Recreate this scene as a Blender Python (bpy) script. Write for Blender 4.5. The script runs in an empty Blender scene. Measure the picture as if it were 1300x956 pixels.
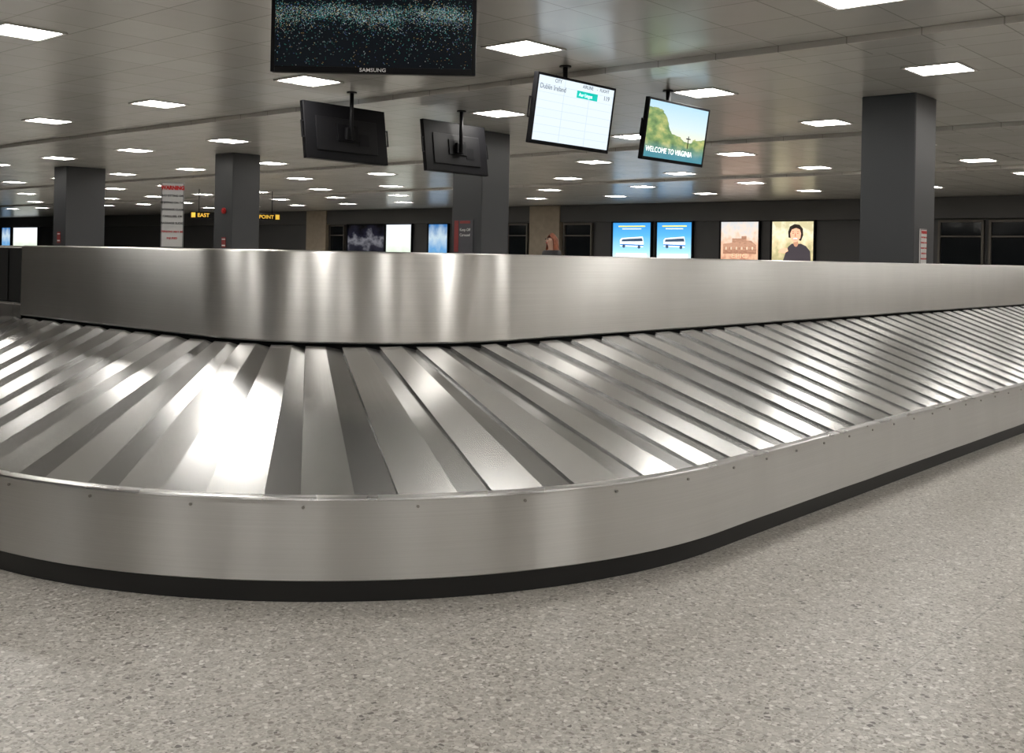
import bpy, bmesh, math, random
from mathutils import Matrix, Vector
random.seed(7)
D=bpy.data
COL=bpy.context.scene.collection
CZ=3.15
# ------------------------------------------------------------------ helpers
def link(o): COL.objects.link(o); return o
def node_mat(name):
    m=D.materials.new(name); m.use_nodes=True
    nt=m.node_tree; b=nt.nodes["Principled BSDF"]; return m,nt,b
def N(nt,t,**kw):
    n=nt.nodes.new(t)
    for k,v in kw.items():
        if k in n.inputs: n.inputs[k].default_value=v
        else: setattr(n,k,v)
    return n
def pmat(name,col,rough=.5,metal=0.,em=None,es=0.,noise=0.06,nscale=8.,spec=.5):
    m,nt,b=node_mat(name)
    b.inputs["Roughness"].default_value=rough; b.inputs["Metallic"].default_value=metal
    b.inputs["Specular IOR Level"].default_value=spec
    tc=N(nt,"ShaderNodeTexCoord"); no=N(nt,"ShaderNodeTexNoise"); no.inputs["Scale"].default_value=nscale
    nt.links.new(tc.outputs["Object"],no.inputs["Vector"])
    cr=N(nt,"ShaderNodeValToRGB")
    cr.color_ramp.elements[0].color=tuple(c*(1-noise*2) for c in col)+(1,)
    cr.color_ramp.elements[1].color=tuple(min(1,c*(1+noise*2)) for c in col)+(1,)
    nt.links.new(no.outputs["Fac"],cr.inputs["Fac"]); nt.links.new(cr.outputs["Color"],b.inputs["Base Color"])
    if em: 
        b.inputs["Emission Color"].default_value=tuple(em)+(1,); b.inputs["Emission Strength"].default_value=es
    return m
def emat(name,col,s):
    m,nt,b=node_mat(name)
    b.inputs["Base Color"].default_value=tuple(col)+(1,)
    b.inputs["Emission Color"].default_value=tuple(col)+(1,); b.inputs["Emission Strength"].default_value=s
    return m
def thing(name,label,cat,loc,rotz=0,group=None):
    e=link(D.objects.new(name,None)); e.location=loc; e.rotation_euler=(0,0,rotz)
    e.empty_display_size=.1
    e["label"]=label; e["category"]=cat
    if group: e["group"]=group
    return e
def mesh(name,vs,fs,mat=None,parent=None,M=None,smooth=False,uvs=None):
    me=D.meshes.new(name)
    if M is not None: vs=[tuple(M@Vector(v)) for v in vs]
    me.from_pydata(vs,[],fs); me.update()
    if mat: me.materials.append(mat)
    if smooth:
        for p in me.polygons: p.use_smooth=True
    if uvs:
        ul=me.uv_layers.new(name="UVMap")
        for p in me.polygons:
            for li,vi in zip(p.loop_indices,p.vertices): ul.data[li].uv=uvs[vi]
    o=link(D.objects.new(name,me))
    if parent: o.parent=parent
    return o
def boxmesh(name,parts,mat=None,parent=None,M=None,bev=0.0):
    """parts: list of (cx,cy,cz,sx,sy,sz)"""
    bm=bmesh.new()
    for c in parts:
        T=Matrix.Translation(c[:3])@Matrix.Diagonal((c[3],c[4],c[5],1))
        bmesh.ops.create_cube(bm,size=1,matrix=T)
    if bev>0: bmesh.ops.bevel(bm,geom=bm.edges[:],offset=bev,segments=2,affect='EDGES',profile=.5)
    if M is not None: bmesh.ops.transform(bm,matrix=M,verts=bm.verts[:])
    me=D.meshes.new(name); bm.to_mesh(me); bm.free()
    if mat: me.materials.append(mat)
    o=link(D.objects.new(name,me))
    if parent: o.parent=parent
    return o
def cyl(name,p0,p1,r,mat=None,parent=None,seg=16,r2=None):
    p0=Vector(p0);p1=Vector(p1);d=p1-p0
    bm=bmesh.new()
    M=Matrix.Translation((p0+p1)/2)@d.to_track_quat('Z','Y').to_matrix().to_4x4()
    bmesh.ops.create_cone(bm,cap_ends=True,segments=seg,radius1=r,radius2=r if r2 is None else r2,depth=d.length,matrix=M)
    me=D.meshes.new(name); bm.to_mesh(me); bm.free()
    for p in me.polygons: p.use_smooth=len(p.vertices)==4
    if mat: me.materials.append(mat)
    o=link(D.objects.new(name,me))
    if parent: o.parent=parent
    return o
def text(name,s,size,pos,mat,parent,M=None,align='LEFT',bold=0.0,sx=1.0):
    cu=D.curves.new(name,'FONT'); cu.body=s; cu.size=size; cu.align_x=align; cu.offset=bold; cu.extrude=.0005
    cu.resolution_u=3
    t=D.objects.new(name+"_tmp",cu); link(t)
    dg=bpy.context.evaluated_depsgraph_get(); dg.update()
    me=D.meshes.new_from_object(t.evaluated_get(dg)); D.objects.remove(t); D.curves.remove(cu)
    T=Matrix.Translation(pos)@Matrix.Rotation(math.pi/2,4,'X')@Matrix.Diagonal((sx,1,1,1))
    if M is not None: T=M@T
    me.transform(T); me.materials.clear(); me.materials.append(mat); me.name=name
    o=link(D.objects.new(name,me)); o.parent=parent
    return o
def struct(o): o["kind"]="structure"; return o
def dup(root,loc,rotz=None):
    """copy a thing and its parts"""
    c=root.copy(); c.location=loc
    if rotz is not None: c.rotation_euler=(0,0,rotz)
    COL.objects.link(c)
    for ch in root.children:
        k=ch.copy(); COL.objects.link(k); k.parent=c
        for g in ch.children:
            q=g.copy(); COL.objects.link(q); q.parent=k
    return c
# ------------------------------------------------------------------ materials
def steel(name,base,rough,aniso,scr=0.0,slat=False,var=.06):
    m,nt,b=node_mat(name)
    L=nt.links.new
    b.inputs["Metallic"].default_value=1
    uv=N(nt,"ShaderNodeUVMap",uv_map="UVMap")
    tan=N(nt,"ShaderNodeTangent",direction_type='UV_MAP',uv_map="UVMap")
    L(tan.outputs[0],b.inputs["Tangent"]); b.inputs["Anisotropic"].default_value=aniso
    mp=N(nt,"ShaderNodeMapping"); mp.inputs["Scale"].default_value=(200,1.2,1) # uv: x = across grain, y = along grain
    L(uv.outputs[0],mp.inputs[0])
    n1=N(nt,"ShaderNodeTexNoise"); n1.inputs["Scale"].default_value=1; n1.inputs["Detail"].default_value=2
    L(mp.outputs[0],n1.inputs["Vector"])
    mp2=N(nt,"ShaderNodeMapping"); mp2.inputs["Scale"].default_value=(.6,2.2,1); L(uv.outputs[0],mp2.inputs[0])
    n2=N(nt,"ShaderNodeTexNoise"); n2.inputs["Scale"].default_value=1.6; n2.inputs["Detail"].default_value=2
    L(mp2.outputs[0],n2.inputs["Vector"])
    mr=N(nt,"ShaderNodeMapRange"); mr.inputs["To Min"].default_value=rough-var; mr.inputs["To Max"].default_value=rough+var
    ad=N(nt,"ShaderNodeMath",operation='ADD'); L(n1.outputs[0],ad.inputs[0]); L(n2.outputs[0],ad.inputs[1])
    mu=N(nt,"ShaderNodeMath",operation='MULTIPLY'); L(ad.outputs[0],mu.inputs[0]); mu.inputs[1].default_value=.5
    L(n2.outputs[0],mr.inputs["Value"]); L(mr.outputs[0],b.inputs["Roughness"])
    cr=N(nt,"ShaderNodeValToRGB")
    cr.color_ramp.elements[0].position=.3; cr.color_ramp.elements[1].position=.7
    cr.color_ramp.elements[0].color=tuple(c*.93 for c in base)+(1,); cr.color_ramp.elements[1].color=tuple(min(1,c*1.06) for c in base)+(1,)
    L(mu.outputs[0],cr.inputs["Fac"])
    out=cr.outputs["Color"]
    if scr>0:
        prev=None
        for i,(rot,sc) in enumerate([(0.35,(3,160,1)),(-.5,(2.5,140,1)),(1.5,(2,120,1))]):
            q=N(nt,"ShaderNodeMapping"); q.inputs["Rotation"].default_value=(0,0,rot); q.inputs["Scale"].default_value=sc
            L(uv.outputs[0],q.inputs[0])
            t=N(nt,"ShaderNodeTexNoise"); t.inputs["Scale"].default_value=1; t.inputs["Detail"].default_value=1; L(q.outputs[0],t.inputs["Vector"])
            g=N(nt,"ShaderNodeMapRange"); L(t.outputs[0],g.inputs[0]); g.inputs["From Min"].default_value=.66; g.inputs["From Max"].default_value=.74
            if prev: 
                a=N(nt,"ShaderNodeMath",operation='MAXIMUM'); L(prev,a.inputs[0]); L(g.outputs[0],a.inputs[1]); prev=a.outputs[0]
            else: prev=g.outputs[0]
        mx=N(nt,"ShaderNodeMix",data_type='RGBA'); mx.inputs[0].default_value=0
        s=N(nt,"ShaderNodeMath",operation='MULTIPLY'); L(prev,s.inputs[0]); s.inputs[1].default_value=scr
        L(s.outputs[0],mx.inputs[0]); L(out,mx.inputs[6]); mx.inputs[7].default_value=(.95,.94,.92,1); out=mx.outputs[2]
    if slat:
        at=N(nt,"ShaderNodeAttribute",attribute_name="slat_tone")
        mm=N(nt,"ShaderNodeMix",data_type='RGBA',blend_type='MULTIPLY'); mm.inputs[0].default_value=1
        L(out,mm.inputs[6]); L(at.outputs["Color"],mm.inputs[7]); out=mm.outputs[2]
    L(out,b.inputs["Base Color"])
    return m
M_skirt=steel("brushed_steel_skirt",(.645,.64,.63),.35,.92,var=.02)
M_panel=steel("brushed_steel_panel",(.75,.74,.72),.30,.90,var=.02)
M_belt=steel("scuffed_steel_plate",(.82,.82,.815),.26,.2,scr=.35,slat=True,var=.0)
M_rim=steel("rim_steel",(.66,.655,.65),.28,.4)
M_rubber=pmat("black_rubber",(.012,.012,.012),.5)
M_dark=pmat("dark_void",(.012,.012,.012),.85,spec=.2)  # near-black painted in for the shade of hollows and gaps
M_screw=pmat("screw_zinc",(.35,.34,.32),.35,1)
M_col=pmat("charcoal_paint",(.042,.044,.048),.42,noise=.04,nscale=2)
M_wall=pmat("charcoal_wall",(.046,.045,.045),.5,noise=.05,nscale=1)
M_soffit=pmat("soffit_dark",(.06,.059,.058),.5,noise=.05,nscale=1)
M_tan=pmat("tan_stone",(.28,.23,.17),.5,noise=.12,nscale=5)
M_black=pmat("black_plastic",(.005,.005,.006),.5,spec=.12)
M_blackm=pmat("black_metal",(.006,.006,.007),.5,spec=.18)
M_frame=pmat("fixture_frame",(.55,.53,.5),.4)
M_diff=emat("fixture_diffuser",(1.,.965,.91),34)
M_alu=pmat("bronze_frame",(.10,.088,.075),.45,.5)
M_glassd=pmat("dark_glass",(.01,.012,.014),.08)
M_red=pmat("red_enamel",(.5,.02,.02),.4)
# floor terrazzo
def terrazzo():
    m,nt,b=node_mat("terrazzo"); L=nt.links.new
    tc=N(nt,"ShaderNodeTexCoord")
    def chips(scale,th0,th1):
        v=N(nt,"ShaderNodeTexVoronoi",feature='F1'); v.inputs["Scale"].default_value=scale; v.inputs["Randomness"].default_value=1
        L(tc.outputs["Object"],v.inputs["Vector"])
        sp=N(nt,"ShaderNodeSeparateColor"); L(v.outputs["Color"],sp.inputs[0])
        e=N(nt,"ShaderNodeTexVoronoi",feature='DISTANCE_TO_EDGE'); e.inputs["Scale"].default_value=scale; L(tc.outputs["Object"],e.inputs["Vector"])
        mk=N(nt,"ShaderNodeMapRange"); mk.inputs["From Min"].default_value=th0; mk.inputs["From Max"].default_value=th1; L(e.outputs["Distance"],mk.inputs["Value"])
        return sp,mk
    s1,k1=chips(70,.05,.10)
    s2,k2=chips(125,.04,.10)
    r1=N(nt,"ShaderNodeValToRGB"); r1.color_ramp.interpolation='CONSTANT'
    cols=[(0,(.35,.33,.30)),(.20,(.46,.44,.405)),(.40,(.26,.24,.215)),(.55,(.54,.52,.485)),(.70,(.38,.36,.33)),(.84,(.18,.16,.14)),(.90,(.62,.605,.57)),(.97,(.10,.09,.08))]
    el=r1.color_ramp.elements
    el[0].position=0; el[0].color=cols[0][1]+(1,); el[1].position=.20; el[1].color=cols[1][1]+(1,)
    for p,c in cols[2:]: e=el.new(p); e.color=c+(1,)
    L(s1.outputs[0],r1.inputs["Fac"])
    r2=N(nt,"ShaderNodeValToRGB"); r2.color_ramp.interpolation='CONSTANT'
    el=r2.color_ramp.elements; el[0].position=0; el[0].color=(.36,.34,.31,1); el[1].position=.35; el[1].color=(.47,.45,.415,1)
    e=el.new(.65); e.color=(.27,.25,.225,1); e=el.new(.90); e.color=(.16,.145,.125,1)
    L(s2.outputs[1],r2.inputs["Fac"])
    g=N(nt,"ShaderNodeMath",operation='GREATER_THAN'); L(s1.outputs[2],g.inputs[0]); g.inputs[1].default_value=.38
    mu=N(nt,"ShaderNodeMath",operation='MULTIPLY'); L(g.outputs[0],mu.inputs[0]); L(k1.outputs[0],mu.inputs[1])
    base=N(nt,"ShaderNodeMix",data_type='RGBA'); L(k2.outputs[0],base.inputs[0]); base.inputs[6].default_value=(.39,.37,.34,1); L(r2.outputs[0],base.inputs[7])
    mx=N(nt,"ShaderNodeMix",data_type='RGBA'); L(mu.outputs[0],mx.inputs[0]); L(base.outputs[2],mx.inputs[6]); L(r1.outputs[0],mx.inputs[7])
    # joints
    br=N(nt,"ShaderNodeTexBrick",offset=0.0); br.inputs["Scale"].default_value=1; br.inputs["Brick Width"].default_value=1.22; br.inputs["Row Height"].default_value=1.22
    br.inputs["Mortar Size"].default_value=.003; br.inputs["Mortar Smooth"].default_value=.2
    L(tc.outputs["Object"],br.inputs["Vector"])
    jf=N(nt,"ShaderNodeMath",operation='MULTIPLY'); L(br.outputs["Fac"],jf.inputs[0]); jf.inputs[1].default_value=.55
    jn=N(nt,"ShaderNodeMix",data_type='RGBA'); L(jf.outputs[0],jn.inputs[0]); L(mx.outputs[2],jn.inputs[6]); jn.inputs[7].default_value=(.20,.19,.17,1)
    L(jn.outputs[2],b.inputs["Base Color"])
    b.inputs["Roughness"].default_value=.33
    return m
def ceilmat():
    m,nt,b=node_mat("metal_ceiling_tiles"); L=nt.links.new
    tc=N(nt,"ShaderNodeTexCoord")
    br=N(nt,"ShaderNodeTexBrick",offset=0.0); br.inputs["Scale"].default_value=1; br.inputs["Brick Width"].default_value=.626; br.inputs["Row Height"].default_value=.626
    br.inputs["Mortar Size"].default_value=.006; br.inputs["Mortar Smooth"].default_value=.1
    br.inputs["Color1"].default_value=(.56,.545,.515,1); br.inputs["Color2"].default_value=(.61,.595,.565,1); br.inputs["Mortar"].default_value=(.36,.35,.33,1)
    mp=N(nt,"ShaderNodeMapping"); mp.inputs["Location"].default_value=(.02,-.03,0); L(tc.outputs["Object"],mp.inputs[0]); L(mp.outputs[0],br.inputs["Vector"])
    L(br.outputs["Color"],b.inputs["Base Color"])
    b.inputs["Metallic"].default_value=.28; b.inputs["Roughness"].default_value=.25
    no=N(nt,"ShaderNodeTexNoise"); no.inputs["Scale"].default_value=1.3; L(tc.outputs["Object"],no.inputs["Vector"])
    bp=N(nt,"ShaderNodeBump"); bp.inputs["Strength"].default_value=.5; bp.inputs["Distance"].default_value=.02; L(no.outputs[0],bp.inputs["Height"])
    L(bp.outputs[0],b.inputs["Normal"])
    return m
M_floor=terrazzo(); M_ceil=ceilmat()
# ------------------------------------------------------------------ room
XL,XR,YF,YB=-72,9,-9,30
struct(boxmesh("floor",[((XL+XR)/2,(YF+YB)/2,-.05,XR-XL+.4,YB-YF+.4,.1)],M_floor))
struct(boxmesh("ceiling",[((XL+XR)/2,(YF+YB)/2,CZ+.1,XR-XL+.4,YB-YF+.4,.2)],M_ceil))
for i,yy in enumerate([8.75,15.0,21.3]):
    struct(boxmesh("trim_%d"%(i+4),[((XL+XR)/2,yy,CZ-.03,XR-XL,.55,.06)],M_ceil,bev=.006))
M_pale=pmat("pale_wall_panel",(.46,.43,.40),.6)
struct(boxmesh("wall_back",[((XL+XR)/2,YB+.1,1.6,XR-XL,.2,3.3)],M_wall))
struct(boxmesh("trim_7",[(1.5,YB-.14,1.56,14.9,.28,3.1)],M_pale))  # pale panel added out of view to brighten reflections in the inner panel
struct(boxmesh("wall_front",[((XL+XR)/2,YF-.1,1.6,XR-XL,.2,3.3)],pmat("grey_wall",(.24,.23,.22),.6)))
struct(boxmesh("wall_left",[(XL-.1,(YF+YB)/2,1.6,.2,YB-YF,3.3)],M_wall))
struct(boxmesh("wall_right",[(XR+.1,(YF+YB)/2,1.6,.2,YB-YF,3.3)],M_pale))
struct(boxmesh("trim_1",[((XL+XR)/2,YB-.1,2.84,XR-XL-.1,.2,.60)],M_soffit,bev=.01))
struct(boxmesh("trim_2",[(-24.68,YB-.13,1.57,1.42,.25,3.13)],M_tan))
struct(boxmesh("trim_3",[(-37.99,YB-.13,1.57,1.4,.25,3.13)],M_tan))
# ------------------------------------------------------------------ lights
LX0,LY0,LS=-3.15,4.1,3.13
proto=None
Fv=Vector((-.661,.75)); Rv=Vector((.75,.661))
for i in range(-3,19):
    for j in range(-3,9):
        x=LX0-LS*i; y=LY0+LS*j
        if (i,j)==(0,2): x=-3.67
        if (i,j)==(1,0): x,y=-6.12,3.6  # unseen fixture shifted off the grid to throw glare on the bend
        if i>=14 and j%2: continue
        if y>YB-1 or y<YF+.6 or x>XR-.6: continue
        p=Vector((x,y)); dpt=p.dot(Fv); lat=p.dot(Rv)
        if p.length>9.5 and not (dpt>0 and abs(lat)<.52*dpt+1.5) and not (x>-4): continue
        if proto is None:
            proto=thing("ceiling_light","square recessed fluorescent ceiling light with prismatic diffuser","ceiling light",(x,y,CZ),group="recessed square ceiling lights")
            boxmesh("fixture_frame",[(-.26,0,-.006,.03,.55,.012),(.26,0,-.006,.03,.55,.012),(0,-.26,-.006,.49,.03,.012),(0,.26,-.006,.49,.03,.012)],M_frame,proto)
            boxmesh("diffuser",[(0,0,-.003,.49,.49,.006)],M_diff,proto)
        else: dup(proto,(x,y,CZ))
# ------------------------------------------------------------------ columns
def column(loc,label,dy=.62):
    c=thing("column",label,"column",loc,group="square charcoal columns")
    boxmesh("shaft",[(0,0,CZ/2,.62,dy,CZ)],M_col,c,bev=.012)
    boxmesh("base_trim",[(0,0,.06,.66,dy+.04,.12)],M_blackm,c,bev=.006)
    return c
CY=11.95
XA,XB,XC,XD=-4.68,-11.2,-17.75,-24.2
colA=column((XA,CY,0),"square charcoal painted column standing inside the carousel island")
colB=column((XB,CY,0),"square charcoal column with a red keep-off notice")
colC=column((XC,CY,0),"square charcoal column with red alarm strobe and red sign")
colD=column((XD,CY,0),"wide charcoal column standing farthest along the row",.95)
column((XA,-.6,0),"unseen charcoal column added for its reflection in the carousel steel")  # added out of view, to show as a dark band in the steel
column((1.85,-.8,0),"unseen charcoal column added for its reflection in the carousel steel")  # also added unseen, only for the steel to reflect
# ------------------------------------------------------------------ carousel path
RI=1.08; X0,X1=-3.51,-9.0; Y0,Y1=2.90,15.5
REF=RI+.6
SEG=[]
SEG.append(('L',(X0,Y1-RI),(0,-1),(1,0),(Y1-Y0-2*RI)))
SEG.append(('A',(X0-RI,Y0+RI),0))
SEG.append(('L',(X0-RI,Y0),(-1,0),(0,-1),(X0-X1-2*RI)))
SEG.append(('A',(X1+RI,Y0+RI),-90))
SEG.append(('L',(X1,Y0+RI),(0,1),(-1,0),(Y1-Y0-2*RI)))
SEG.append(('A',(X1+RI,Y1-RI),-180))
SEG.append(('L',(X1+RI,Y1),(1,0),(0,1),(X0-X1-2*RI)))
SEG.append(('A',(X0-RI,Y1-RI),-270))
AL=REF*math.pi/2
def seglen(s): return s[4] if s[0]=='L' else AL
TOT=sum(seglen(s) for s in SEG)
def P(s,o):
    s=s%TOT
    for g in SEG:
        l=seglen(g)
        if s<=l+1e-9:
            if g[0]=='L': return (g[1][0]+g[2][0]*s+g[3][0]*o, g[1][1]+g[2][1]*s+g[3][1]*o)
            a=math.radians(g[2])-s/REF
            return (g[1][0]+(RI+o)*math.cos(a), g[1][1]+(RI+o)*math.sin(a))
        s-=l
    return P(0,o)
def samples(sa,sb,step_arc=.06,step_l=1.2):
    out=[];acc=0
    for g in SEG:
        l=seglen(g); n=max(1,math.ceil(l/(step_arc if g[0]=='A' else step_l)))
        for k in range(n): out.append(acc+l*k/n)
        acc+=l
    out=[s for s in out if sa<s<sb]
    return [sa]+out+[sb]
def sweep(name,prof,sa,sb,mat,parent,smooth=True,wob=0.0):
    ss=samples(sa,sb,.06,.06 if wob else 1.2); vs=[];uv=[];fs=[]
    n=len(prof); d=[0]
    for k in range(1,n): d.append(d[-1]+math.dist(prof[k],prof[k-1]))
    acc=0;prev=None
    for s in ss:
        q=P(s,.6)
        if prev: acc+=math.dist(q,prev)
        prev=q
        wo=wob*(math.sin(s*7.3)+.6*math.sin(s*12.1+1.3)+.9*math.sin(s*3.7+.4)) if wob else 0
        for k,(o,z) in enumerate(prof):
            x,y=P(s,o+wo); vs.append((x,y,z)); uv.append((d[k],acc))
    for i in range(len(ss)-1):
        for k in range(n-1):
            a=i*n+k; fs.append((a,a+1,a+n+1,a+n))
    o=mesh(name,vs,fs,mat,parent,smooth=smooth,uvs=uv)
    return o
car=thing("baggage_carousel","brushed stainless steel baggage claim carousel with sloped overlapping metal plates","baggage carousel",(0,0,0))
ZI,ZO=.795,.350; W=1.19
def autosm(o,ang=35):
    me=o.data
    bm=bmesh.new(); bm.from_mesh(me)
    for e in bm.edges:
        if len(e.link_faces)==2 and e.calc_face_angle(0)>math.radians(ang): e.smooth=False
    bm.to_mesh(me); bm.free()
sk=sweep("outer_skirt",[(W+.003,.375),(W+.005,.085),(W-.01,.078)],0,TOT,M_skirt,car,wob=.0010); autosm(sk)
rim=sweep("rim",[(W-.050,.340),(W-.047,.370),(W-.042,.378),(W-.036,.381),(W-.002,.381),(W+.007,.378),(W+.009,.371),(W+.002,.368)],0,TOT,M_rim,car)
autosm(rim,25)
autosm(sweep("kickplate",[(W-.015,.09),(W-.025,0.0)],0,TOT,M_rubber,car))
# inner panel, with open conveyor gap
S_F=SEG[0][4]+AL
s_end=S_F+ (X0-RI-(-6.60))
s_gap2=s_end+1.1
prof=[(-.05,.82),(-.05,1.25),(-.042,1.258),(-.03,1.262),(-.012,1.262),(-.002,1.257),(0.002,1.248),(0.006,.836),(-.002,.828),(-.05,.82)]
ip=sweep("inner_panel",prof,0,s_end,M_panel,car,wob=.0003); autosm(ip,28)
ip2=sweep("inner_panel",prof,s_gap2,TOT,M_panel,car,wob=.0003); autosm(ip2,28)
def endplate(s,nm):
    vs=[P(s,o)+(z,) for o,z in prof[:-1]]
    o=mesh(nm,vs,[tuple(range(len(vs)))],M_rim,car,uvs=[(0,v[2]) for v in vs])
endplate(s_end,"panel_end_cap"); endplate(s_gap2,"panel_end_cap")
autosm(sweep("support_frame",[(-.03,.0),(-.03,.84)],0,TOT,M_dark,car))
autosm(sweep("low_curb",[(-.06,.79),(-.06,.90),(-.01,.90),(0,.89),(0,.79)],s_end+.002,s_gap2-.002,M_rim,car))
# near-black sheet and strips painted as the darkness inside the feed opening
xs0,xs1=-7.69,-6.61
boxmesh("feed_opening_dark",[((xs0+xs1)/2,Y0+.09,1.06,xs1-xs0,.02,.37)],M_dark,car)
boxmesh("rubber_strip_curtain",[(xs0+.055+i*.107,Y0+.062+(i%2)*.008,1.07,.104,.006,.33) for i in range(10)],M_dark,car)
autosm(sweep("belt_tray",[(0.0,ZI-.03),(W-.03,ZO-.03)],0,TOT,M_dark,car))
# belt : every plate is swept back by the same amount
SK=-.28
vs=[];fs=[];uv=[];tone=[]
NP=int(TOT/.268); pitch=TOT/NP
FA=[0,.46,1.0]; HF=[0,1.0,.92]
for k in range(NP):
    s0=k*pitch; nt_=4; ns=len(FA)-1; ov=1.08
    raise_=.018+random.uniform(-.002,.003); mid=random.uniform(-.05,.05); bt=random.uniform(.84,.98)
    u0=random.uniform(0,50); tn=random.uniform(.62,1.0)
    for a in range(ns):
        base=len(vs)
        for e in (0,1):
            fa=FA[a+e]; 
            if a+e==1: fa+=mid
            h=HF[a+e] if a+e<2 else bt
            sa=s0+fa*pitch*ov
            pi=Vector(P(sa,.006)); po=Vector(P(sa+SK,W-.052))
            for t in range(nt_+1):
                ft=t/nt_; q=pi.lerp(po,ft)
                z=(ZI+.002)+(ZO+.006-ZI)*ft+raise_*h*(1-.40*ft)
                vs.append((q.x,q.y,z)); uv.append((u0+fa*pitch*ov,ft*1.2))
        for t in range(nt_):
            i=base+t; fs.append((i,i+1,i+nt_+2,i+nt_+1)); tone.append(tn*(1 if a else .62))  # rising facet darkened: its dimmer reflection is painted into the tone
    top=len(vs)-(nt_+1); base=len(vs)
    for t in range(nt_+1):
        v=vs[top+t]; vs.append((v[0],v[1],v[2]-raise_-.004)); uv.append((u0+pitch*ov+.01,t/nt_*1.2))
    for t in range(nt_):
        i=top+t; fs.append((i,i+1,base+t+1,base+t)); tone.append(.38)  # lip tone lowered to paint the shade in the overlap
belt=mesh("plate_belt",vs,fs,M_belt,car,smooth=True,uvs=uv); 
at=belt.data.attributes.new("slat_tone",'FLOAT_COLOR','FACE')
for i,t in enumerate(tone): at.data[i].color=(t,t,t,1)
autosm(belt,25)
# screws along skirt top
s=.1
scr_me=None
while s<SEG[0][4]+AL+SEG[2][4]+.5:
    x,y=P(s,W+.005)
    dpt=Vector((x,y)).dot(Fv)
    if dpt<9:
        x2,y2=P(s,W+.009)
        if scr_me is None:
            sc=cyl("screw",(0,0,0),(1e-3,0,0),.0058,M_screw,car,seg=10); scr_me=sc.data
            for v in scr_me.vertices: v.co.x*=6
        else:
            sc=D.objects.new("screw",scr_me); link(sc); sc.parent=car
        sc.location=(x,y,.346); sc.rotation_euler=(0,0,math.atan2(y2-y,x2-x))
    s+=.30
# ------------------------------------------------------------------ screens
def uvquad(name,x0,x1,z0,z1,y,mat,parent,M):
    return mesh(name,[(x0,y,z0),(x1,y,z0),(x1,y,z1),(x0,y,z1)],[(0,1,2,3)],mat,parent,M,uvs=[(0,0),(1,0),(1,1),(0,1)])
def screen_mat(name,fn,strength=1.0,rough=.25):
    m,nt,b=node_mat(name); uv=N(nt,"ShaderNodeUVMap",uv_map="UVMap")
    col=fn(nt,uv.outputs[0]); b.inputs["Base Color"].default_value=(.004,.004,.004,1); b.inputs["Roughness"].default_value=rough
    b.inputs["Specular IOR Level"].default_value=.1
    nt.links.new(col,b.inputs["Emission Color"]); b.inputs["Emission Strength"].default_value=strength
    return m
def ramp(nt,inp,stops,interp='LINEAR'):
    r=N(nt,"ShaderNodeValToRGB"); r.color_ramp.interpolation=interp; el=r.color_ramp.elements
    el[0].position=stops[0][0]; el[0].color=tuple(stops[0][1])+(1,); el[1].position=stops[1][0]; el[1].color=tuple(stops[1][1])+(1,)
    for p,c in stops[2:]: e=el.new(p); e.color=tuple(c)+(1,)
    nt.links.new(inp,r.inputs[0]); return r.outputs[0]
def f_speck(nt,uv):
    L=nt.links.new
    mp=N(nt,"ShaderNodeMapping"); mp.inputs["Scale"].default_value=(340,200,1); L(uv,mp.inputs[0])
    v=N(nt,"ShaderNodeTexVoronoi"); v.inputs["Scale"].default_value=1; L(mp.outputs[0],v.inputs["Vector"])
    sp=N(nt,"ShaderNodeSeparateXYZ"); L(uv,sp.inputs[0])
    dens=ramp(nt,sp.outputs[1],[(0,(0,0,0)),(.14,(.01,.01,.01)),(.30,(.08,.08,.08)),(.40,(.3,.3,.3)),(.45,(1,1,1)),(.53,(1,1,1)),(.60,(.12,.12,.12)),(.9,(.05,.05,.05))])
    sc=N(nt,"ShaderNodeSeparateColor"); L(v.outputs["Color"],sc.inputs[0])
    no=N(nt,"ShaderNodeTexNoise"); no.inputs["Scale"].default_value=4; no.inputs["Detail"].default_value=5; L(uv,no.inputs["Vector"])
    nr=N(nt,"ShaderNodeMapRange"); nr.inputs["From Min"].default_value=.30; nr.inputs["From Max"].default_value=.60; L(no.outputs[0],nr.inputs["Value"])
    dm=N(nt,"ShaderNodeMath",operation='MULTIPLY'); L(dens,dm.inputs[0]); L(nr.outputs[0],dm.inputs[1])
    dm2=N(nt,"ShaderNodeMath",operation='MULTIPLY_ADD'); L(dm.outputs[0],dm2.inputs[0]); dm2.inputs[1].default_value=.85; dm2.inputs[2].default_value=.02
    on=N(nt,"ShaderNodeMath",operation='LESS_THAN'); L(sc.outputs[0],on.inputs[0]); L(dm2.outputs[0],on.inputs[1])
    dot=N(nt,"ShaderNodeMath",operation='LESS_THAN'); L(v.outputs["Distance"],dot.inputs[0]); dot.inputs[1].default_value=.36
    a=N(nt,"ShaderNodeMath",operation='MULTIPLY'); L(on.outputs[0],a.inputs[0]); L(dot.outputs[0],a.inputs[1])
    c=ramp(nt,sc.outputs[1],[(0,(.10,.55,.48)),(.35,(.50,.85,.80)),(.55,(.22,.35,.85)),(.68,(.95,.62,.20)),(.82,(1,1,1))],'CONSTANT')
    mx=N(nt,"ShaderNodeMix",data_type='RGBA'); L(a.outputs[0],mx.inputs[0]); mx.inputs[6].default_value=(.0005,.0015,.003,1); L(c,mx.inputs[7])
    return mx.outputs[2]
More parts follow.
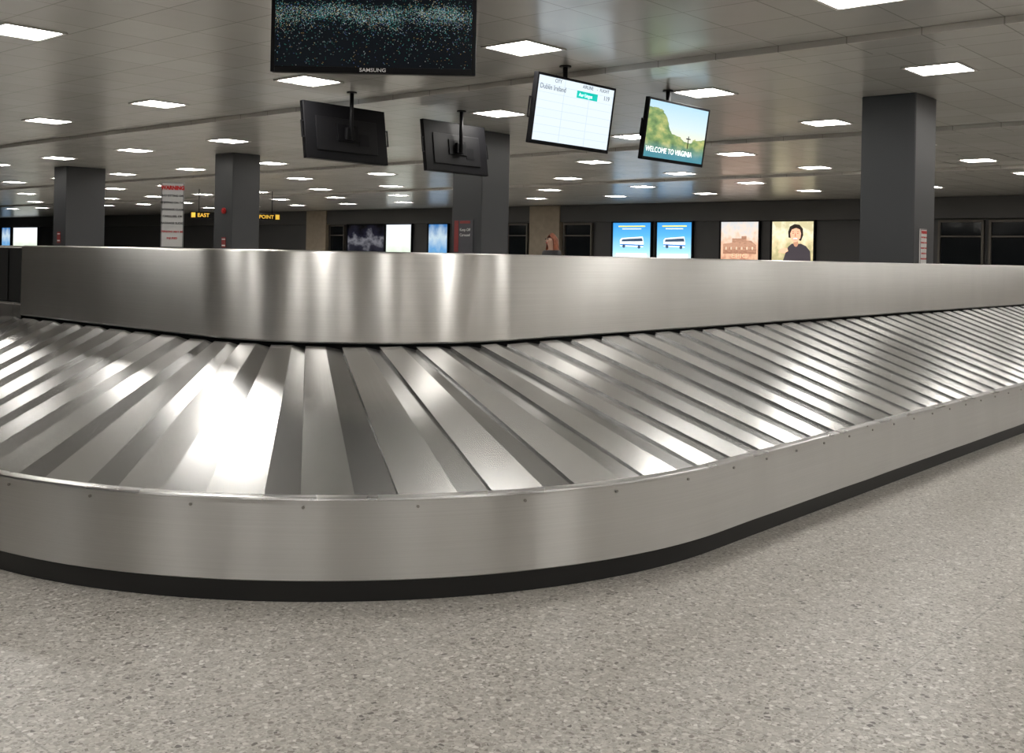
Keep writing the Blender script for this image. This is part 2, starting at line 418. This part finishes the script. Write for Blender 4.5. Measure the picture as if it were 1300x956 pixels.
def f_white(nt,uv):
    L=nt.links.new
    br=N(nt,"ShaderNodeTexBrick",offset=0.0); br.inputs["Scale"].default_value=1; br.inputs["Brick Width"].default_value=.3334; br.inputs["Row Height"].default_value=.125
    br.inputs["Mortar Size"].default_value=.003; br.inputs["Color1"].default_value=(.80,.90,.97,1); br.inputs["Color2"].default_value=(.82,.91,.97,1); br.inputs["Mortar"].default_value=(.62,.75,.84,1)
    L(uv,br.inputs["Vector"]); return br.outputs["Color"]
def f_valley(nt,uv):
    L=nt.links.new
    sp=N(nt,"ShaderNodeSeparateXYZ"); L(uv,sp.inputs[0])
    no=N(nt,"ShaderNodeTexNoise"); no.inputs["Scale"].default_value=6; no.inputs["Detail"].default_value=8; L(uv,no.inputs["Vector"])
    sky=ramp(nt,sp.outputs[1],[(.4,(.90,.92,.74)),(.62,(.72,.88,.92)),(1,(.50,.76,.92))])
    land=ramp(nt,no.outputs[0],[(.3,(.08,.16,.08)),(.48,(.24,.36,.14)),(.62,(.52,.54,.20)),(.8,(.85,.76,.40))])
    h=ramp(nt,sp.outputs[0],[(0,(.9,.9,.9)),(.25,(.84,.84,.84)),(.42,(.48,.48,.48)),(.7,(.36,.36,.36)),(1,(.46,.46,.46))])
    hn=N(nt,"ShaderNodeMath",operation='MULTIPLY_ADD'); L(no.outputs[0],hn.inputs[0]); hn.inputs[1].default_value=.25; L(h,hn.inputs[2])
    hs=N(nt,"ShaderNodeMath",operation='SUBTRACT'); L(hn.outputs[0],hs.inputs[0]); hs.inputs[1].default_value=.125
    lt=N(nt,"ShaderNodeMath",operation='LESS_THAN'); L(sp.outputs[1],lt.inputs[0]); L(hs.outputs[0],lt.inputs[1])
    mx=N(nt,"ShaderNodeMix",data_type='RGBA'); L(lt.outputs[0],mx.inputs[0]); L(sky,mx.inputs[6]); L(land,mx.inputs[7])
    lo=ramp(nt,sp.outputs[1],[(0,(0,0,0)),(.10,(.1,.1,.1)),(.30,(1,1,1))])
    m2=N(nt,"ShaderNodeMix",data_type='RGBA'); L(lo,m2.inputs[0]); m2.inputs[6].default_value=(.08,.28,.36,1); L(mx.outputs[2],m2.inputs[7])
    return m2.outputs[2]
M_speck=screen_mat("speckled_screen",f_speck,1.3,.4); M_list=screen_mat("listing_screen",f_white,1.1); M_valley=screen_mat("valley_picture_screen",f_valley,1.1)
T_dark=emat("screen_text_dark",(.05,.08,.13),.6); T_white=emat("screen_text_white",(1,1,1),1.3); T_teal=emat("screen_teal",(.0,.50,.42),1.0)
T_grey=pmat("logo_grey",(.6,.6,.6),.4)
def monitor(label,x,y,zc,rotz,w,h,tilt,mat_s,group,content=None,handles=True):
    cz=CZ
    t=thing("hanging_monitor",label,"monitor",(x,y,cz),rotz,group)
    M=Matrix.Translation((0,0,zc-cz))@Matrix.Rotation(math.radians(tilt),4,'X')
    boxmesh("housing",[(0,.026,0,w,.047,h)],M_black,t,M,bev=.008)
    b=.024
    boxmesh("bezel",[(-w/2+b/2,0,0,b,.012,h),(w/2-b/2,0,0,b,.012,h),(0,0,h/2-b/2,w-2*b,.012,b),(0,0,-h/2+b*.75,w-2*b,.012,b*1.5)],M_black,t,M,bev=.003)
    uvquad("screen",-w/2+b,w/2-b,-h/2+1.5*b,h/2-b,-.001,mat_s,t,M)
    boxmesh("rear_cover",[(0,.054,-.03,w*.74,.014,h*.60)],M_blackm,t,M,bev=.005)
    boxmesh("mount_plate",[(0,.068,0,.32,.014,.20)],M_black,t,M,bev=.003)
    boxmesh("connector_bay",[(-w*.2,.063,-h*.1,w*.12,.005,h*.22)],M_black,t,M)
    if handles:
        for sx in (-1,1):
            xx=sx*(w/2+.03)
            boxmesh("side_handle",[(xx,.035,0,.014,.014,.20),(xx-sx*.018,.035,.093,.044,.014,.014),(xx-sx*.018,.035,-.093,.044,.014,.014)],M_blackm,t,M,bev=.002)
    pz=zc-cz
    cyl("mount_pole",(0,.125,0),(0,.125,pz-.06),.024,M_blackm,t)
    boxmesh("tilt_bracket",[(0,.10,pz,.12,.05,.14)],M_blackm,t,bev=.006)
    cyl("ceiling_flange",(0,.125,-.014),(0,.125,0),.06,M_blackm,t)
    if content: content(t,M,w,h)
    return t
def c_sam(t,M,w,h): text("logo_text","SAMSUNG",.030,(0,-.0075,-h/2+.009),T_grey,t,M,'CENTER',.0004,1.15)
def c_list(t,M,w,h):
    y=-.004
    text("screen_text","CITY",.048,(-w*.29,y,h*.40),T_dark,t,M)
    text("screen_text","AIRLINE",.048,(w*.06,y,h*.40),T_dark,t,M)
    text("screen_text","-",.048,(w*.245,y,h*.40),T_dark,t,M)
    text("screen_text","FLIGHT",.048,(w*.285,y,h*.40),T_dark,t,M)
    text("screen_text","Dublin Ireland",.068,(-w*.46,y,h*.285),T_dark,t,M)
    text("screen_text","119",.062,(w*.345,y,h*.285),T_dark,t,M,sx=1.1)
    boxmesh("airline_badge",[(w*.13,y,h*.30,w*.27,.002,.07)],T_teal,t,M)
    text("screen_text","Aer Lingus",.05,(w*.02,y-.003,h*.275),T_white,t,M)
def c_vir(t,M,w,h):
    text("screen_text","WELCOME TO VIRGINIA",.085,(-w*.46,-.004,-h*.36),T_white,t,M)
    boxmesh("pointing_figure",[(w*.2,-.003,-h*.12,.014,.002,.14),(w*.2,-.003,-h*.06,.09,.002,.012)],M_black,t,M)
hp=math.pi/2
monitor("large flat black television hanging over the carousel showing coloured specks",-4.79,4.15,2.674,math.radians(41.4),1.22,.70,0,M_speck,"hanging monitors",content=c_sam,handles=False)
monitor("tilted black monitor listing an arriving flight on a white screen",-6.42,8.17,2.66,hp,1.24,.67,8,M_list,"hanging monitors",content=c_list)
monitor("tilted black monitor showing a green mountain welcome picture",-6.42,10.02,2.66,hp,1.24,.67,8,M_valley,"hanging monitors",content=c_vir)
monitor("black monitor seen from behind with vents and bracket",-9.78,8.05,2.66,-hp,1.24,.67,8,M_list,"hanging monitors")
monitor("black monitor seen from behind with vents and bracket",-9.80,9.92,2.66,-hp,1.16,.67,8,M_valley,"hanging monitors")
# ------------------------------------------------------------------ signs
T_red=pmat("sign_red",(.50,.01,.01),.5); T_sw=pmat("sign_white",(.72,.72,.70),.5); M_sgrey=pmat("sign_grey",(.06,.06,.07),.5)
T_lg=pmat("sign_light_grey",(.50,.50,.49),.5)
T_mred=pmat("muted_red",(.22,.03,.03),.5); T_sd=pmat("sign_dark_text",(.015,.015,.02),.5)
LINES=["NO SITTING OR","STEPPING ON THE","BAGGAGE CLAIM","CAROUSEL OR","BAGGAGE SLIDES"]
def sign_face(t,w,h,zt,y,tm,step=.13,ts=.112,hb=.2,bold=.001,board=None):
    boxmesh("sign_board",[(0,y+.006,zt-h/2,w,.012,h)],board or T_sw,t,bev=.002)
    boxmesh("sign_border",[(0,y-.001,zt-.006,w*.98,.002,.006),(0,y-.001,zt-h+.006,w*.98,.002,.006),(-w/2+.006,y-.001,zt-h/2,.006,.002,h-.02),(w/2-.006,y-.001,zt-h/2,.006,.002,h-.02)],T_sd,t)
    text("sign_text","WARNING",w*hb,(0,y-.004,zt-h*.11),T_red,t,align='CENTER',bold=.0035,sx=.86)
    for i,s in enumerate(LINES):
        text("sign_text",s,w*ts,(0,y-.003,zt-h*(.22+step*i)),tm,t,align='CENTER',bold=bold)
t=thing("warning_sign","tall white warning notice with red heading on a thin post","sign",(-10.83,6.44,0),math.radians(59))
sign_face(t,.245,.74,2.02,0,T_sd,.105,.128,.245,.0008,T_lg)
for i,s in enumerate(["PERSONS MAY BE","INJURED"]): text("sign_text",s,.030,(0,-.003,2.02-.74*(.77+.1*i)),T_red,t,align='CENTER',bold=.0008)
cyl("sign_post",(0,.027,0),(0,.027,1.98),.015,M_blackm,t)
cyl("post_base",(0,.027,0),(0,.027,.02),.14,M_blackm,t,seg=24)
t=thing("warning_sign","small white warning notice fixed to the side of a column","sign",(XA+.3115,CY-.05,1.2),hp)
sign_face(t,.20,.46,.45,-.013,T_red)
t=thing("notice_sign","dark keep-off notice with red stripe on a charcoal column","sign",(XB-.05,CY-.3115,1.55),0)
boxmesh("sign_board",[(0,-.004,0,.40,.008,.5)],M_sgrey,t)
boxmesh("red_panel",[(-.15,-.010,0,.09,.004,.48),(.03,-.010,.215,.22,.004,.04)],T_mred,t)
text("sign_text","Keep Off",.06,(-.08,-.010,.08),T_sw,t); text("sign_text","Carousel",.06,(-.08,-.010,.0),T_sw,t)
t=thing("fire_alarm_strobe","round red fire alarm on a charcoal column","fire alarm",(XC+.05,CY-.3115,2.03),0)
cyl("alarm_base",(0,0,0),(0,-.03,0),.06,M_red,t,seg=24); cyl("strobe_dome",(0,-.03,0),(0,-.06,0),.04,M_red,t,seg=20,r2=.02)
def red_notice(loc,w,h,label):
    t=thing("notice_sign",label,"sign",loc,0)
    boxmesh("sign_board",[(0,-.004,0,w,.008,h)],T_mred,t,bev=.001)
    boxmesh("white_band",[(0,-.009,-h*.3,w*.8,.002,h*.12),(0,-.009,h*.3,w*.8,.002,h*.08)],T_sw,t)
red_notice((XC+.05,CY-.3115,1.42),.14,.2,"small square red sign on a charcoal column")
red_notice((XD,CY-.4765,1.5),.16,.26,"small red sign on a charcoal column")
# overhead direction sign
t=thing("direction_sign","long black overhead sign with yellow lettering","sign",(-28.2,18.95,CZ),math.radians(56))
T_yel=emat("sign_yellow",(.85,.52,.06),.6)
boxmesh("sign_board",[(0,.01,-.80,2.72,.10,.20)],M_black,t,bev=.01)
text("sign_text","EAST",.16,(-1.14,-.046,-.855),T_yel,t,bold=.003)
text("sign_text","MEETING",.15,(0,-.046,-.85),T_yel,t,align='CENTER',bold=.003)
text("sign_text","POINT",.16,(1.16,-.046,-.855),T_yel,t,align='RIGHT',bold=.003,sx=.95)
boxmesh("arrow_panel",[(-1.26,-.043,-.80,.12,.004,.15),(1.27,-.043,-.80,.12,.004,.15)],T_yel,t)
cyl("hanger_rod",(-1.1,0,0),(-1.1,0,-.71),.012,M_blackm,t); cyl("hanger_rod",(1.1,0,0),(1.1,0,-.71),.012,M_blackm,t)
# ------------------------------------------------------------------ back wall posters / doors
YW=YB-.001
def ad(x0,x1,mat,label,z0=.75,z1=2.5,content=None,name="advertising_lightbox"):
    cx=(x0+x1)/2; w=x1-x0; h=z1-z0
    t=thing(name,label,"poster",(cx,YW,z0),0,"advertising panels along the dark wall")
    f=.05
    boxmesh("frame",[(-w/2-f/2,-.05,h/2,f,.1,h+2*f),(w/2+f/2,-.05,h/2,f,.1,h+2*f),(0,-.05,h+f/2,w,.1,f),(0,-.05,-f/2,w,.1,f)],M_black,t)
    uvquad("poster_face",-w/2,w/2,0,h,-.06,mat,t,None)
    if content: content(t,w,h)
    return t
def gradmat(name,stops,st=1.4,vert=True,nz=0.0,ns=4):
    def fn(nt,uv):
        sp=N(nt,"ShaderNodeSeparateXYZ"); nt.links.new(uv,sp.inputs[0])
        o=sp.outputs[1 if vert else 0]
        if nz:
            no=N(nt,"ShaderNodeTexNoise"); no.inputs["Scale"].default_value=ns; no.inputs["Detail"].default_value=6; nt.links.new(uv,no.inputs["Vector"])
            ma=N(nt,"ShaderNodeMath",operation='MULTIPLY_ADD'); nt.links.new(no.outputs[0],ma.inputs[0]); ma.inputs[1].default_value=nz; nt.links.new(o,ma.inputs[2])
            su=N(nt,"ShaderNodeMath",operation='SUBTRACT'); nt.links.new(ma.outputs[0],su.inputs[0]); su.inputs[1].default_value=nz/2; o=su.outputs[0]
        return ramp(nt,o,stops)
    return screen_mat(name,fn,st)
P_bus=gradmat("bus_poster",[(.0,(.75,.8,.8)),(.3,(.7,.85,.9)),(.45,(.35,.68,.88)),(.75,(.10,.42,.80)),(1,(.04,.28,.68))],1.4)
P_or=gradmat("orange_poster",[(0,(.35,.12,.08)),(.25,(.60,.28,.18)),(.42,(.85,.52,.34)),(.6,(.88,.55,.38)),(.78,(.88,.74,.62)),(1,(.70,.70,.70))],1.2,nz=.8,ns=7)
P_tan=gradmat("tan_poster",[(0,(.30,.25,.13)),(.4,(.55,.48,.25)),(.6,(.80,.68,.40)),(.8,(.90,.83,.60)),(1,(.65,.58,.34))],1.3,nz=1.0,ns=6)
P_blk=gradmat("night_poster",[(0,(.0,.0,.0)),(.45,(.02,.02,.03)),(.6,(.18,.18,.2)),(.75,(.01,.01,.02)),(1,(.0,.0,.0))],1.0,nz=.9)
P_grn=gradmat("pale_green_poster",[(0,(.6,.7,.5)),(.35,(.75,.85,.7)),(.6,(.9,.95,.92)),(1,(.85,.9,.95))],1.2,nz=.3)
P_blu=gradmat("blue_poster",[(0,(.3,.5,.6)),(.4,(.15,.4,.75)),(.7,(.6,.75,.85)),(1,(.05,.2,.5))],1.0,nz=.5)
E_w=emat("print_white",(.9,.93,.95),1.2); E_y=emat("print_yellow",(.95,.85,.15),1.2); E_d=emat("print_dark",(.05,.09,.16),.8)
E_cr=emat("print_cream",(.85,.60,.40),.85)
E_b=emat("print_blue",(.03,.2,.6),1.2); E_sk=emat("print_skin",(.78,.47,.31),1.15); E_hair=emat("print_hair",(.03,.02,.015),.7); E_lip=emat("print_lip",(.5,.08,.08),.9)
E_shade=emat("print_skin_shade",(.55,.29,.18),1.0); E_coat=emat("print_coat",(.06,.05,.06),.8)
E_br=gradmat("print_brick",[(0,(.50,.24,.15)),(.5,(.74,.42,.28)),(1,(.50,.26,.17))],1.0,nz=1.4,ns=11); E_wn=emat("print_window",(.85,.66,.48),1.0)
def disc(name,cx,cz,rx,rz,y,mat,parent,n=24):
    vs=[(cx+rx*math.cos(i*2*math.pi/n),y,cz+rz*math.sin(i*2*math.pi/n)) for i in range(n)]
    return mesh(name,vs,[tuple(range(n))],mat,parent)
def poly(name,pts,y,mat,parent):
    xs=[p[0] for p in pts]; zs=[p[1] for p in pts]
    return mesh(name,[(a,y,b) for a,b in pts],[tuple(range(len(pts)))],mat,parent,uvs=[((a-min(xs))/(max(xs)-min(xs)),(b-min(zs))/(max(zs)-min(zs))) for a,b in pts])
def c_bus(t,w,h):
    poly("printed_bus",[(-w*.30,h*.54),(w*.30,h*.52),(w*.32,h*.60),(w*.29,h*.73),(-w*.26,h*.70),(-w*.31,h*.66)],-.065,E_w,t)
    poly("printed_bus_window_band",[(-w*.27,h*.63),(w*.30,h*.635),(w*.275,h*.70),(-w*.25,h*.675)],-.069,E_d,t)
    poly("printed_bus_stripe",[(-w*.30,h*.56),(w*.31,h*.545),(w*.315,h*.57),(-w*.30,h*.585)],-.069,E_b,t)
    disc("printed_wheel",-w*.2,h*.54,.06,.06,-.071,E_d,t); disc("printed_wheel",w*.2,h*.527,.06,.06,-.071,E_d,t)
    boxmesh("printed_headline",[(0,-.065,h*.93,w*.7,.004,h*.022)],E_y,t)
    boxmesh("printed_subline",[(0,-.065,h*.88,w*.5,.004,h*.018)],E_w,t)
    boxmesh("printed_panel",[(0,-.065,h*.3,w*.8,.004,h*.2)],E_w,t)
def c_epic(t,w,h):
    poly("printed_building",[(-w*.44,h*.42),(w*.44,h*.42),(w*.44,h*.58),(w*.30,h*.66),(w*.18,h*.66),(w*.18,h*.74),(w*.05,h*.74),(w*.05,h*.70),(-w*.20,h*.70),(-w*.20,h*.62),(-w*.44,h*.60)],-.0615,E_br,t)
    for i in range(6): boxmesh("printed_window",[(-w*.36+i*w*.14,-.063,h*.52,w*.035,.002,h*.05)],E_wn,t)
    text("poster_text","EPIC",.20,(0,-.064,h*.345),E_cr,t,align='CENTER',sx=1.5)
def c_woman(t,w,h):
    poly("printed_body",[(-w*.24,h*.28),(w*.44,h*.28),(w*.42,h*.48),(w*.32,h*.57),(w*.20,h*.61),(-w*.02,h*.61),(-w*.10,h*.56),(-w*.16,h*.46)],-.062,E_coat,t)
    poly("printed_hair",[(-w*.10,h*.72),(-w*.11,h*.82),(-w*.07,h*.91),(w*.04,h*.955),(w*.16,h*.94),(w*.24,h*.87),(w*.25,h*.76),(w*.20,h*.66)],-.064,E_hair,t)
    disc("printed_neck",w*.08,h*.625,.08,.12,-.0645,E_shade,t)
    poly("printed_face",[(w*.05,h*.635),(w*.12,h*.65),(w*.185,h*.71),(w*.20,h*.79),(w*.17,h*.86),(w*.08,h*.885),(-w*.02,h*.86),(-w*.06,h*.79),(-w*.045,h*.70),(w*.0,h*.65)],-.067,E_sk,t)
    poly("printed_nose",[(w*.055,h*.79),(w*.075,h*.79),(w*.085,h*.735),(w*.045,h*.735)],-.0685,E_shade,t)
    disc("printed_smile",w*.065,h*.70,.07,.018,-.069,E_w,t); disc("printed_lip",w*.065,h*.686,.06,.008,-.070,E_lip,t)
    disc("printed_eye",w*.01,h*.79,.020,.010,-.069,E_hair,t); disc("printed_eye",w*.125,h*.79,.020,.010,-.069,E_hair,t)
    boxmesh("printed_eyebrow",[(w*.01,-.069,h*.82,.06,.002,.012),(w*.125,-.069,h*.82,.06,.002,.012)],E_hair,t)
    poly("printed_hand",[(-w*.34,h*.46),(-w*.20,h*.44),(-w*.10,h*.48),(-w*.12,h*.53),(-w*.26,h*.53)],-.068,E_sk,t)
ad(-21.71,-20.13,P_bus,"bright blue backlit poster of a coach bus",content=c_bus)
ad(-19.88,-18.52,P_bus,"bright blue backlit poster of a coach bus",content=c_bus)
ad(-17.43,-16.09,P_or,"glowing orange building poster with pale lettering",content=c_epic)
ad(-15.63,-14.25,P_tan,"backlit poster of a smiling dark-haired woman",content=c_woman)
ad(-36.0,-33.6,P_blk,"dark backlit poster with grey streaks")
ad(-33.49,-31.94,P_grn,"pale green and white backlit poster")
ad(-30.92,-29.83,P_blu,"tall blue backlit advertising poster")
ad(-71.2,-69.9,P_blu,"small pale blue backlit poster"); ad(-69.5,-66.0,P_grn,"wide pale backlit advertising poster")
def door(x0,x1,n,label):
    cx=(x0+x1)/2; w=x1-x0; h=2.5
    t=D.objects.new("door_%d"%n,None); link(t); t.location=(cx,YW,0); t["kind"]="structure"
    parts=[(-w/2+.03,-.06,h/2,.06,.12,h),(w/2-.03,-.06,h/2,.06,.12,h),(0,-.06,h-.03,w-.12,.12,.06),(0,-.06,2.05,w-.12,.10,.04)]
    if w>1.6: parts.append((0,-.06,1.0,.06,.1,2.0))
    a=boxmesh("door_frame",parts,M_alu,t); b=boxmesh("door_glass",[(0,-.03,h/2,w-.1,.03,h-.06)],M_glassd,t)
    a["kind"]="structure"; b["kind"]="structure"
door(-26.63,-25.6,1,""); door(-23.9,-22.6,2,""); door(-10.55,-9.33,3,""); door(-9.2,-7.2,4,""); door(-37.25,-36.2,5,"")
# ------------------------------------------------------------------ person
def skin_fig(name,verts,edges,radii,mat,parent,sub=2,root=0):
    me=D.meshes.new(name); me.from_pydata(verts,edges,[]); 
    o=link(D.objects.new(name,me)); o.parent=parent
    md=o.modifiers.new("Skin",'SKIN'); 
    for i,rr in enumerate(radii):
        o.data.skin_vertices[0].data[i].radius=(rr if isinstance(rr,tuple) else (rr,rr))
        o.data.skin_vertices[0].data[i].use_root=(i==root)
    s=o.modifiers.new("Sub",'SUBSURF'); s.levels=sub; s.render_levels=sub
    md.use_smooth_shade=True
    me.materials.append(mat)
    return o
px,py=-10.92,13.35
per=thing("person","standing person with long auburn hair in dark coat looking aside","person",(px,py,0),math.radians(-12))
per.scale=(.965,.965,.965)
M_skin=pmat("skin",(.60,.37,.27),.5); M_coat=pmat("dark_coat",(.03,.028,.03),.7); M_jean=pmat("dark_trousers",(.03,.035,.06),.8); M_hair=pmat("auburn_hair",(.20,.052,.018),.55,nscale=60,noise=.45)
# faces -Y local
V=[(0,0,.95),(0,.01,1.15),(0,.015,1.33),(0,.02,1.42),(0,.0,1.50),(0,-.01,1.56),(0,-.015,1.64),
   (.16,.02,1.38),(.20,.03,1.12),(.19,-.05,.90),(.185,-.08,.83),
   (-.16,.02,1.38),(-.20,.03,1.12),(-.19,-.05,.90),(-.185,-.08,.83),
   (.09,0,.88),(.10,-.01,.50),(.10,.02,.09),(.11,-.12,.03),
   (-.09,0,.88),(-.10,-.01,.50),(-.10,.02,.09),(-.11,-.12,.03)]
E=[(0,1),(1,2),(2,3),(3,4),(4,5),(5,6),(2,7),(7,8),(8,9),(9,10),(2,11),(11,12),(12,13),(13,14),(0,15),(15,16),(16,17),(17,18),(0,19),(19,20),(20,21),(21,22)]
Rr=[(.15,.11),(.125,.10),(.15,.10),(.07,.06),(.05,.05),(.075,.085),(.08,.09),.055,.042,.034,.03,.055,.042,.034,.03,(.09,.09),.06,.042,.035,(.09,.09),.06,.042,.035]
skin_fig("body",V,E,Rr,M_skin,per)
V2=[(0,0,.80),(0,0,.95),(0,.01,1.15),(0,.015,1.33),(0,.018,1.41),(.165,.02,1.37),(.205,.03,1.12),(.195,-.045,.92),(-.165,.02,1.37),(-.205,.03,1.12),(-.195,-.045,.92)]
skin_fig("coat",V2,[(0,1),(1,2),(2,3),(3,4),(3,5),(5,6),(6,7),(3,8),(8,9),(9,10)],[(.19,.15),(.175,.135),(.15,.12),(.165,.12),(.075,.07),.07,.057,.05,.07,.057,.05],M_coat,per,root=1)
V3=[(0,0,.93),(.09,0,.86),(.10,-.01,.50),(.10,.02,.12),(-.09,0,.86),(-.10,-.01,.50),(-.10,.02,.12)]
skin_fig("trousers",V3,[(0,1),(1,2),(2,3),(0,4),(4,5),(5,6)],[(.15,.12),.10,.07,.06,.10,.07,.06],M_jean,per)
def hair(parent):
    vs=[];fs=[]; nr=16; na=28
    for r in range(nr+1):
        v=r/nr
        z=1.715-.44*v
        if v<.3: rad=math.sin(v/.3*math.pi/2)
        else: rad=1.0+.16*math.sin((v-.3)/.7*math.pi)-.05*(v-.3)
        for a in range(na+1):
            u=a/na
            op=0.05+1.12*min(1,max(0,(v-.10)/.17))
            ang=-math.pi/2+op+(2*math.pi-2*op)*u
            wv=1+.06*math.sin(z*50+a*1.1)
            vs.append((.090*rad*wv*math.cos(ang),.015+.103*rad*wv*math.sin(ang),z))
    for r in range(nr):
        for a in range(na):
            i=r*(na+1)+a; fs.append((i,i+1,i+na+2,i+na+1))
    o=mesh("hair",vs,fs,M_hair,parent,smooth=True)
    so=o.modifiers.new("Solid",'SOLIDIFY'); so.thickness=.018; so.offset=0
    sb=o.modifiers.new("Sub",'SUBSURF'); sb.levels=1; sb.render_levels=1
hair(per)
skin_fig("nose",[(0,-.098,1.60),(0,-.118,1.575)],[(0,1)],[.009,.013],M_skin,per)
for sx in (-1,1):
    cyl("eye",(sx*.03,-.085,1.605),(sx*.03,-.103,1.605),.009,M_black,per,seg=10)
cyl("mouth",(-.02,-.10,1.545),(.02,-.10,1.545),.006,M_red,per,seg=8)
for sx in (-1,1):
    skin_fig("hand",[(sx*.185,-.08,.84),(sx*.18,-.10,.77),(sx*.175,-.115,.70)],[(0,1),(1,2)],[.03,.028,.012],M_skin,per)
    for f in range(4):
        fx=sx*.175; fy=-.085-.017*f
        skin_fig("finger",[(fx,fy-.005,.745),(fx-sx*.004,fy-.010,.705),(fx-sx*.014,fy-.012,.668+.006*abs(f-1.5))],[(0,1),(1,2)],[.009,.008,.006],M_skin,per,sub=1)
    skin_fig("thumb",[(sx*.17,-.105,.80),(sx*.155,-.135,.765),(sx*.150,-.145,.735)],[(0,1),(1,2)],[.011,.010,.008],M_skin,per,sub=1)
# ------------------------------------------------------------------ camera, world
cam=D.cameras.new("camera"); co=link(D.objects.new("camera",cam))
cam.sensor_width=36; cam.sensor_fit='HORIZONTAL'; cam.lens=1340/1300*36; cam.shift_y=-152/1300; cam.clip_end=200; cam.clip_start=.05
rho=math.radians(1.12)
Fw=Vector((-.661,.750,0)).normalized(); R0=Vector((.75,.661,0)).normalized(); Z=Vector((0,0,1))
cr=R0*math.cos(rho)+Z*math.sin(rho); cu=-R0*math.sin(rho)+Z*math.cos(rho)
mw=Matrix((( cr.x,cu.x,-Fw.x,0),(cr.y,cu.y,-Fw.y,0),(cr.z,cu.z,-Fw.z,1.25),(0,0,0,1)))
co.matrix_world=mw
bpy.context.scene.camera=co
w=D.worlds.new("world"); bpy.context.scene.world=w; w.use_nodes=True
w.node_tree.nodes["Background"].inputs[0].default_value=(.6,.58,.55,1); w.node_tree.nodes["Background"].inputs[1].default_value=.3
bpy.context.scene.view_settings.view_transform='Standard'
